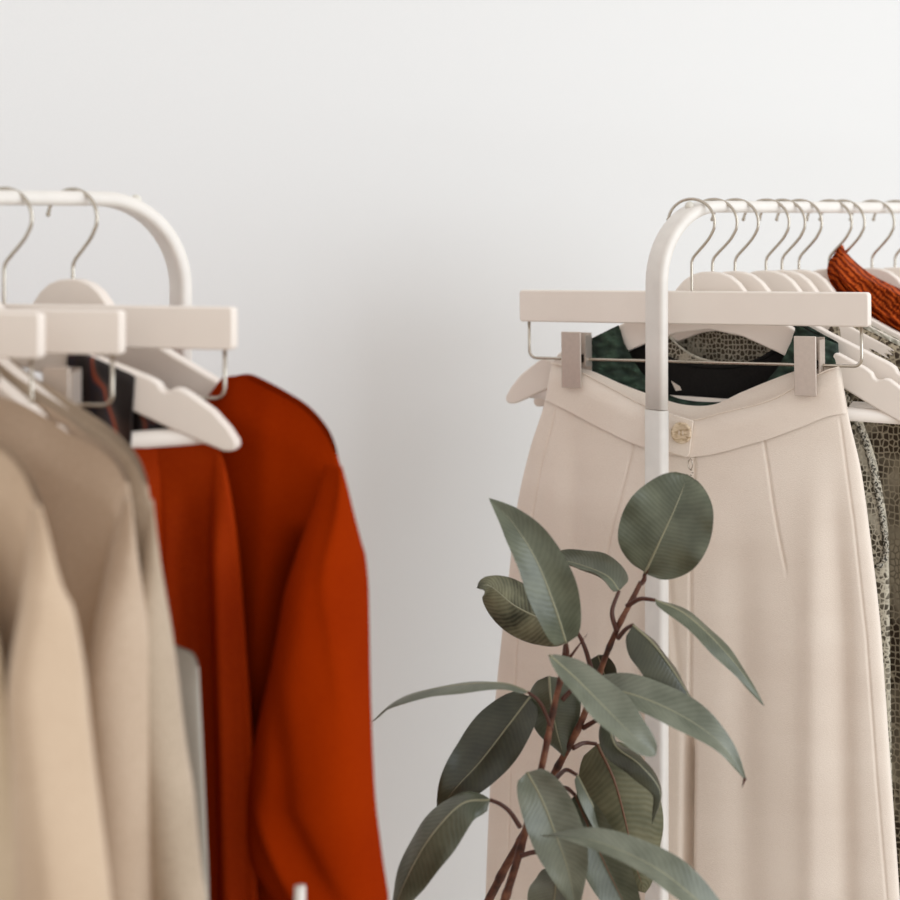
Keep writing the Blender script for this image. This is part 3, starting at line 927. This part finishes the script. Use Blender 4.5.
o1 = garment_px('beige_cardigan', FG1, [(-60,415),(-30,428),(0,444),(18,458),(32,480),(42,510),(50,550),(53,590),(54,640),(54,700),(58,760),(60,810),(62,860),(64,900),(70,1100)],
    M['beige'], 'smooth beige cardigan whose sleeve bends outward, second nearest garment at the left edge', 'cardigan', .022, -.66, neck=.08,
    creases=[Crease(FG1, [(25,520),(30,600),(36,700),(38,800),(36,900),(34,1100)], .036, .0050, .02, .05),
             Crease(FG1, [(50,600),(62,720),(76,860),(90,1100)], -.005, .008, .02, .05),
             Crease(FG1, [(10,520),(12,700),(14,1100)], -.004, .010, .02, .05)])
sleeve(o1, FG1, 'sleeve', [(30,505),(30,550),(33,600),(37,700),(39,800),(37,900),(34,1050)],
       [(40,505),(47,530),(52,555),(59,590),(67,610),(70,640),(74,700),(81,760),(88,810),(95,860),(100,900),(112,1050)], M['beige'], .010, .034,
       [Crease(FG1, [(50,600),(62,720),(76,860),(90,1050)], -.004, .008, .02, .05)], ramp=.35, g0=.05)
sleeve(o2, FG2, 'sleeve', [(124,500),(114,540),(111,600),(112,650),(111,750),(109,850),(107,1050)],
       [(131,498),(133,515),(135,540),(138,580),(141,640),(146,720),(150,800),(152,900),(153,1050)], M['beige2'], .008, .032, ramp=.35, g0=.05)
sleeve(o3, FG3, 'sleeve', [(150,505),(146,560),(148,620),(150,720),(158,820),(166,1050)],
       [(153,500),(155,520),(159,560),(165,620),(172,690),(180,750),(187,790),(191,830),(197,880),(201,900),(206,1050)], M['beige3'], .006, .022, ramp=.35, g0=.05)
o0 = garment_px('cream_jumper', FG0, [(-80,500),(-50,520),(-25,560),(-12,600),(0,650),(6,700),(14,760),(22,820),(30,880),(34,930),(40,1100)],
    M['cream'], 'pale cream knit in the bottom left corner, nearest the camera', 'jumper', .020, -.62, neck=.08)

# ================================================================== RUBBER PLANT
PD = 1.60
pot_c = Vector((P(455, 900, PD).x, PD, 0))
plant = empty('rubber_plant', pot_c); tag(plant, 'rubber plant with dark red-brown stems and large leathery leaves in front of the cream trousers', 'plant')
def W(p): return Vector(p)-pot_c

def leaf_outline(t, p0=.62, tip=1.05):
    # 0 at base, 0 at tip, 1 at widest
    x = t**p0
    return max(0, math.sin(pi*x))**(lerp(.50, tip, t))

def leaf(pts, width, nrm, nrm2=None, fold=18, curl=0, mat='leaf', petiole=None, rib='midrib', wide=.62, under=True, wave=.05, asym=1.0, pr=.0019, bend=None, under_mat='leaf_under', tip=1.0):
    """pts = midrib as (px,py,depth); width in px at its depth; nrm = direction the upper face looks"""
    mid = catmull([P(*p) for p in pts], 40)
    mid = [W(p) for p in mid]
    n1 = Vector(nrm).normalized(); n2 = Vector(nrm2).normalized() if nrm2 else n1
    half = width/2/FPX*pts[len(pts)//2][2]
    NA = 14; top = []; uv = []; fr = math.radians(fold)
    n = len(mid)
    for i, p in enumerate(mid):
        t = i/(n-1)
        T = (mid[min(i+1, n-1)]-mid[max(i-1, 0)]).normalized()
        N = n1.lerp(n2, t); S = T.cross(N).normalized(); N = S.cross(T).normalized()
        w = half*leaf_outline(t, wide, tip)
        row = []
        for k in range(NA+1):
            a = -1+2*k/NA; aa = abs(a)
            wx = w*(asym if a > 0 else 1)
            ang = fr+math.radians(curl)*aa
            x = a*wx*math.cos(ang); z = aa*wx*math.sin(ang)
            z += wave*half*math.sin(t*17+a*2)*aa*aa
            row.append(p+S*x+N*z); uv.append((k/NA, t))
        top.append(row)
    th = .00045; verts = []; faces = []; mi = []; uvs = []
    nr = NA+1
    # normals
    def nrmat(i, k):
        a = top[min(i+1, n-1)][k]-top[max(i-1, 0)][k]; b = top[i][min(k+1, NA)]-top[i][max(k-1, 0)]
        c = b.cross(a)
        return c.normalized() if c.length > 1e-12 else Vector((0, 0, 1))
    for sgn in (1, -1):
        for i in range(n):
            for k in range(nr):
                e = 0 if k in (0, NA) or i in (0, n-1) else th
                verts.append(top[i][k]+nrmat(i, k)*e*sgn); uvs.append(uv[i*nr+k])
    off_ = n*nr
    for i in range(n-1):
        for k in range(NA):
            q = (i*nr+k, i*nr+k+1, (i+1)*nr+k+1, (i+1)*nr+k)
            faces.append(q); mi.append(0)
            faces.append(tuple(off_+x for x in q[::-1])); mi.append(1)
    o = mesh_obj('leaf', verts, faces, [M[mat], M[under_mat] if under else M[mat]], plant, True, uvs, mi)
    mb = MB(); nn = n-1
    mb.tube(mid[:nn], [lerp(.0014, .0004, i/nn)*(.6+.4*min(1, half/.03)) for i in range(nn)], 7); mb.build('midrib', M[rib], o)
    if petiole:
        pp = catmull([P(*p) for p in petiole]+[P(*pts[0])], 16); pp = [W(p) for p in pp]
        mb = MB(); mb.tube(pp, [lerp(pr*1.25, pr*.85, i/15) for i in range(16)], 8); mb.build('petiole', M['petiole'], o)
    return o

def stem(pts, r0, r1, nodes):
    c = [W(p) for p in catmull([P(*p) for p in pts], 240)]
    rr = []
    for i in range(240):
        t = i/239; r = lerp(r0, r1, t**1.0)
        nd = sum(math.exp(-((t-x)/.0035)**2) for x in nodes)
        rr.append(r*(1+.22*nd))
    mb = MB(); mb.tube(c, rr, 12); return mb.build('stem', M['bark'], plant)
D = PD
# pot & soil
rows = []
for r, z in ((.10,0),(.115,.01),(.14,.20),(.155,.30),(.158,.31),(.150,.31),(.146,.30),(.14,.24)):
    rows.append([Vector((r*math.cos(2*pi*k/40), r*math.sin(2*pi*k/40), z)) for k in range(40)])
mb = MB(); mb.grid(rows, True, True); mb.build('pot', M['pot'], plant)
mb = MB(); rows = [[Vector((r*math.cos(2*pi*k/40), r*math.sin(2*pi*k/40), .272+.006*math.sin(k*1.7+r*90))) for k in range(40)] for r in (.001,.04,.08,.12,.143)]
mb.grid(rows, True, True); mb.build('soil', M['soil'], plant)
stem([(452,1585,D),(462,1300,D),(478,1050,D-.01),(490,945,D-.01),(507,893,D-.01),(523,840,D-.01),(541,770,D-.02),(553,712,D-.02),(563,668,D-.02),(566,645,D-.02)], .0072, .0024, [x for x in (.5,.56,.62,.68,.73,.78,.82,.86,.90,.93,.96,.985)])
stem([(458,1585,D+.03),(456,1300,D+.03),(468,1050,D+.03),(480,930,D+.03),(500,878,D+.03),(522,838,D+.03),(548,785,D+.03),(575,735,D+.02),(590,700,D+.02),(605,658,D+.01),(619,625,D),(632,600,D),(641,582,D)], .0072, .0022, [.45,.52,.58,.63,.68,.72,.76,.80,.84,.87,.90,.93,.96,.98])

cam_n = (0, -1, 0)
# L1 round leaf, top right
leaf([(645,573,D-.005),(660,541,D-.012),(676,506,D-.010),(688,475,D)], 92, (-.15,-1,.15), fold=6, curl=6, mat='leaf', wide=.88, tip=.5, petiole=[(641,584,D),(644,580,D)], under=True)
# L2 large upright leaf, left
leaf([(566,643,D-.03),(555,608,D-.04),(536,560,D-.045),(512,522,D-.04),(489,498,D-.03)], 57, (.30,-1,.25), fold=14, curl=8, mat='leaf', wide=.74, tip=.85, petiole=[(567,656,D-.02),(567,650,D-.025)])
# L3 underside leaf behind L2
leaf([(570,628,D+.02),(548,622,D+.03),(515,606,D+.03),(490,586,D+.02),(477,588,D+.01)], 60, (.15,1,-.35), fold=8, curl=22, mat='leaf', wide=.75, under_mat='leaf_ribbed', petiole=[(592,672,D+.01),(585,648,D+.01),(577,632,D+.015)])
# L4 curled leaf upper
leaf([(619,591,D+.01),(608,577,D+.015),(586,567,D+.03),(562,561,D+.04),(535,564,D+.04)], 38, (.25,-.75,.8), fold=10, curl=25, mat='leaf_pale', wide=.55, petiole=[(617,632,D),(612,612,D)])
# L5 right, long drooping
leaf([(655,600,D-.02),(683,613,D-.03),(712,638,D-.04),(740,670,D-.045),(764,706,D-.05)], 30, (.55,-.45,.85), (.6,-.7,.5), fold=-16, curl=4, mat='leaf', petiole=[(627,606,D),(640,599,D-.01)], wide=.75)
# L6 right folded leaf
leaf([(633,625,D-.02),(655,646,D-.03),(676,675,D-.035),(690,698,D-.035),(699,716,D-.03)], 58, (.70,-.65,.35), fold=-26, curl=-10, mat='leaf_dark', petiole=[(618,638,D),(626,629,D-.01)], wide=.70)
# L7 long thin edge-on leaf, left
leaf([(528,692,D-.03),(505,684,D-.03),(470,684,D-.03),(430,690,D-.025),(395,702,D-.02),(372,722,D-.01)], 26, (.05,-.15,1), fold=-8, curl=-8, mat='leaf_pale', petiole=[(552,730,D-.02),(545,712,D-.025),(538,700,D-.03)], wide=.85, pr=.0016)
# L8 dark lower left leaf
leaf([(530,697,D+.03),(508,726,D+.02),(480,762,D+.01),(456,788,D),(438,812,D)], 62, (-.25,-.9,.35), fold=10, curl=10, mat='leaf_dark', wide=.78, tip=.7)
# L9 leaf behind the stem
leaf([(549,676,D+.03),(551,700,D+.02),(556,728,D+.02),(564,757,D+.02)], 60, (-.2,-1,.2), fold=-14, curl=-8, mat='leaf', wide=.72)
# L10 near pale leaf, centre
leaf([(549,655,D-.07),(575,678,D-.08),(602,705,D-.09),(630,733,D-.10),(656,755,D-.10)], 50, (.35,-.75,.70), fold=8, curl=10, mat='leaf_pale', wide=1.15, tip=.55)
# L11 long right leaf
leaf([(583,686,D-.03),(630,694,D-.05),(680,715,D-.06),(722,745,D-.065),(746,780,D-.06)], 46, (.2,-.70,.75), fold=10, curl=6, mat='leaf_pale', wide=.78, petiole=[(562,700,D-.02),(572,690,D-.02)])
# L12 curled drooping leaf under centre
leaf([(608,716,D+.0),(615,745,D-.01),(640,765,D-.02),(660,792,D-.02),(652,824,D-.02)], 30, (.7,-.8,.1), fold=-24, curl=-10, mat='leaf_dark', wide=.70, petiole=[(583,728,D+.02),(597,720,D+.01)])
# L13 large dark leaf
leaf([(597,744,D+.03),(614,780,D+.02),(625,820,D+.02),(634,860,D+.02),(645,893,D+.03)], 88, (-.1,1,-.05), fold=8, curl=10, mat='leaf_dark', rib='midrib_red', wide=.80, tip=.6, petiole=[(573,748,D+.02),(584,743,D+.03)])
# L14 lower left arching
leaf([(490,800,D-.03),(462,804,D-.04),(432,835,D-.05),(408,876,D-.05),(388,925,D-.05)], 54, (-.5,-.65,.65), (-.6,-.8,.3), fold=-14, curl=-6, mat='leaf', wide=.85, petiole=[(520,827,D-.02),(510,812,D-.025),(500,804,D-.03)])
# L15 central lower leaf
leaf([(527,772,D-.05),(542,800,D-.06),(556,835,D-.065),(568,870,D-.065),(577,915,D-.06)], 58, (.1,-.95,.3), fold=14, curl=6, mat='leaf_pale', wide=.70)
# L16 narrow folded leaf
leaf([(577,775,D-.01),(590,800,D-.02),(604,826,D-.02),(618,850,D-.02),(632,885,D-.01)], 26, (.85,-.35,.35), fold=-30, curl=0, mat='leaf_pale', wide=.75, petiole=[(556,778,D+.02),(566,770,D)])
# L17 bottom diagonal leaf, nearest
leaf([(735,940,D-.13),(694,898,D-.13),(652,866,D-.125),(600,843,D-.115),(565,836,D-.11),(541,836,D-.10)], 46, (.25,-.55,.85), fold=10, curl=8, mat='leaf_pale', wide=.72, petiole=[(470,1040,D-.01),(560,1030,D-.08),(680,1010,D-.12)])
# L18 leaf behind at the bottom
leaf([(575,795,D-.01),(590,830,D-.02),(607,868,D-.02),(625,905,D-.02),(645,950,D-.02)], 52, (-.1,-.9,.3), fold=22, curl=6, mat='leaf', rib='midrib_red', wide=.75, petiole=[(556,790,D+.01),(566,788,D)])
# L19 bottom leaf
leaf([(555,866,D-.02),(556,885,D-.03),(553,915,D-.03),(548,960,D-.03)], 54, (-.5,-.8,.2), fold=16, curl=8, mat='leaf_pale', wide=.70, petiole=[(520,856,D-.02),(536,852,D-.02),(549,855,D-.02)])
# L20 small leaf near the crossing
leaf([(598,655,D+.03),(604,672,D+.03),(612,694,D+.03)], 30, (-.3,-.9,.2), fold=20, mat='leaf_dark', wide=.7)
# new red sheaths
for a_, b_ in (((568,660,D-.02),(588,633,D-.03)), ((642,582,D-.0),(650,566,D-.012)), ((745,778,D-.06),(742,788,D-.06))):
    p, q = P(*a_), P(*b_)
    mb = MB(); pts = [W(p.lerp(q, i/10)) for i in range(11)]
    mb.tube(pts, [.0016*(1-i/10.5) for i in range(11)], 8); mb.build('leaf_sheath', M['petiole'], plant)

# ------------------------------------------------------------------ light, world, camera
w = bpy.data.worlds.new('room_light'); sc.world = w; w.use_nodes = True
bg = w.node_tree.nodes['Background']; bg.inputs['Color'].default_value = (1.0, .955, .91, 1); bg.inputs['Strength'].default_value = .88

def area(name, loc, target, sx, sy, power, col):
    l = bpy.data.lights.new(name, 'AREA'); l.shape = 'RECTANGLE'; l.size = sx; l.size_y = sy; l.energy = power; l.color = col
    o = bpy.data.objects.new(name, l); COL.objects.link(o); o.location = loc
    o.rotation_euler = (Vector(target)-Vector(loc)).to_track_quat('-Z', 'Y').to_euler(); return o
area('window_daylight', (3.5, .25, 1.9), (0.1, 1.8, 1.35), 3.6, 2.5, 84, (.83, .925, 1.0))

cam = bpy.data.cameras.new('camera'); co = bpy.data.objects.new('camera', cam); COL.objects.link(co)
cam.lens = 72; cam.sensor_width = 36; cam.sensor_fit = 'HORIZONTAL'
co.location = (0, 0, H); co.rotation_euler = (pi/2, 0, 0)
cam.shift_y = -(450-HY)/900.
cam.clip_start = .05
cam.dof.use_dof = True; cam.dof.focus_distance = 1.72; cam.dof.aperture_fstop = 72/20.
sc.camera = co
sc.view_settings.view_transform = 'Standard'; sc.view_settings.look = 'None'
sc.view_settings.exposure = 0; sc.view_settings.gamma = 1; sc.view_settings.use_curve_mapping = False
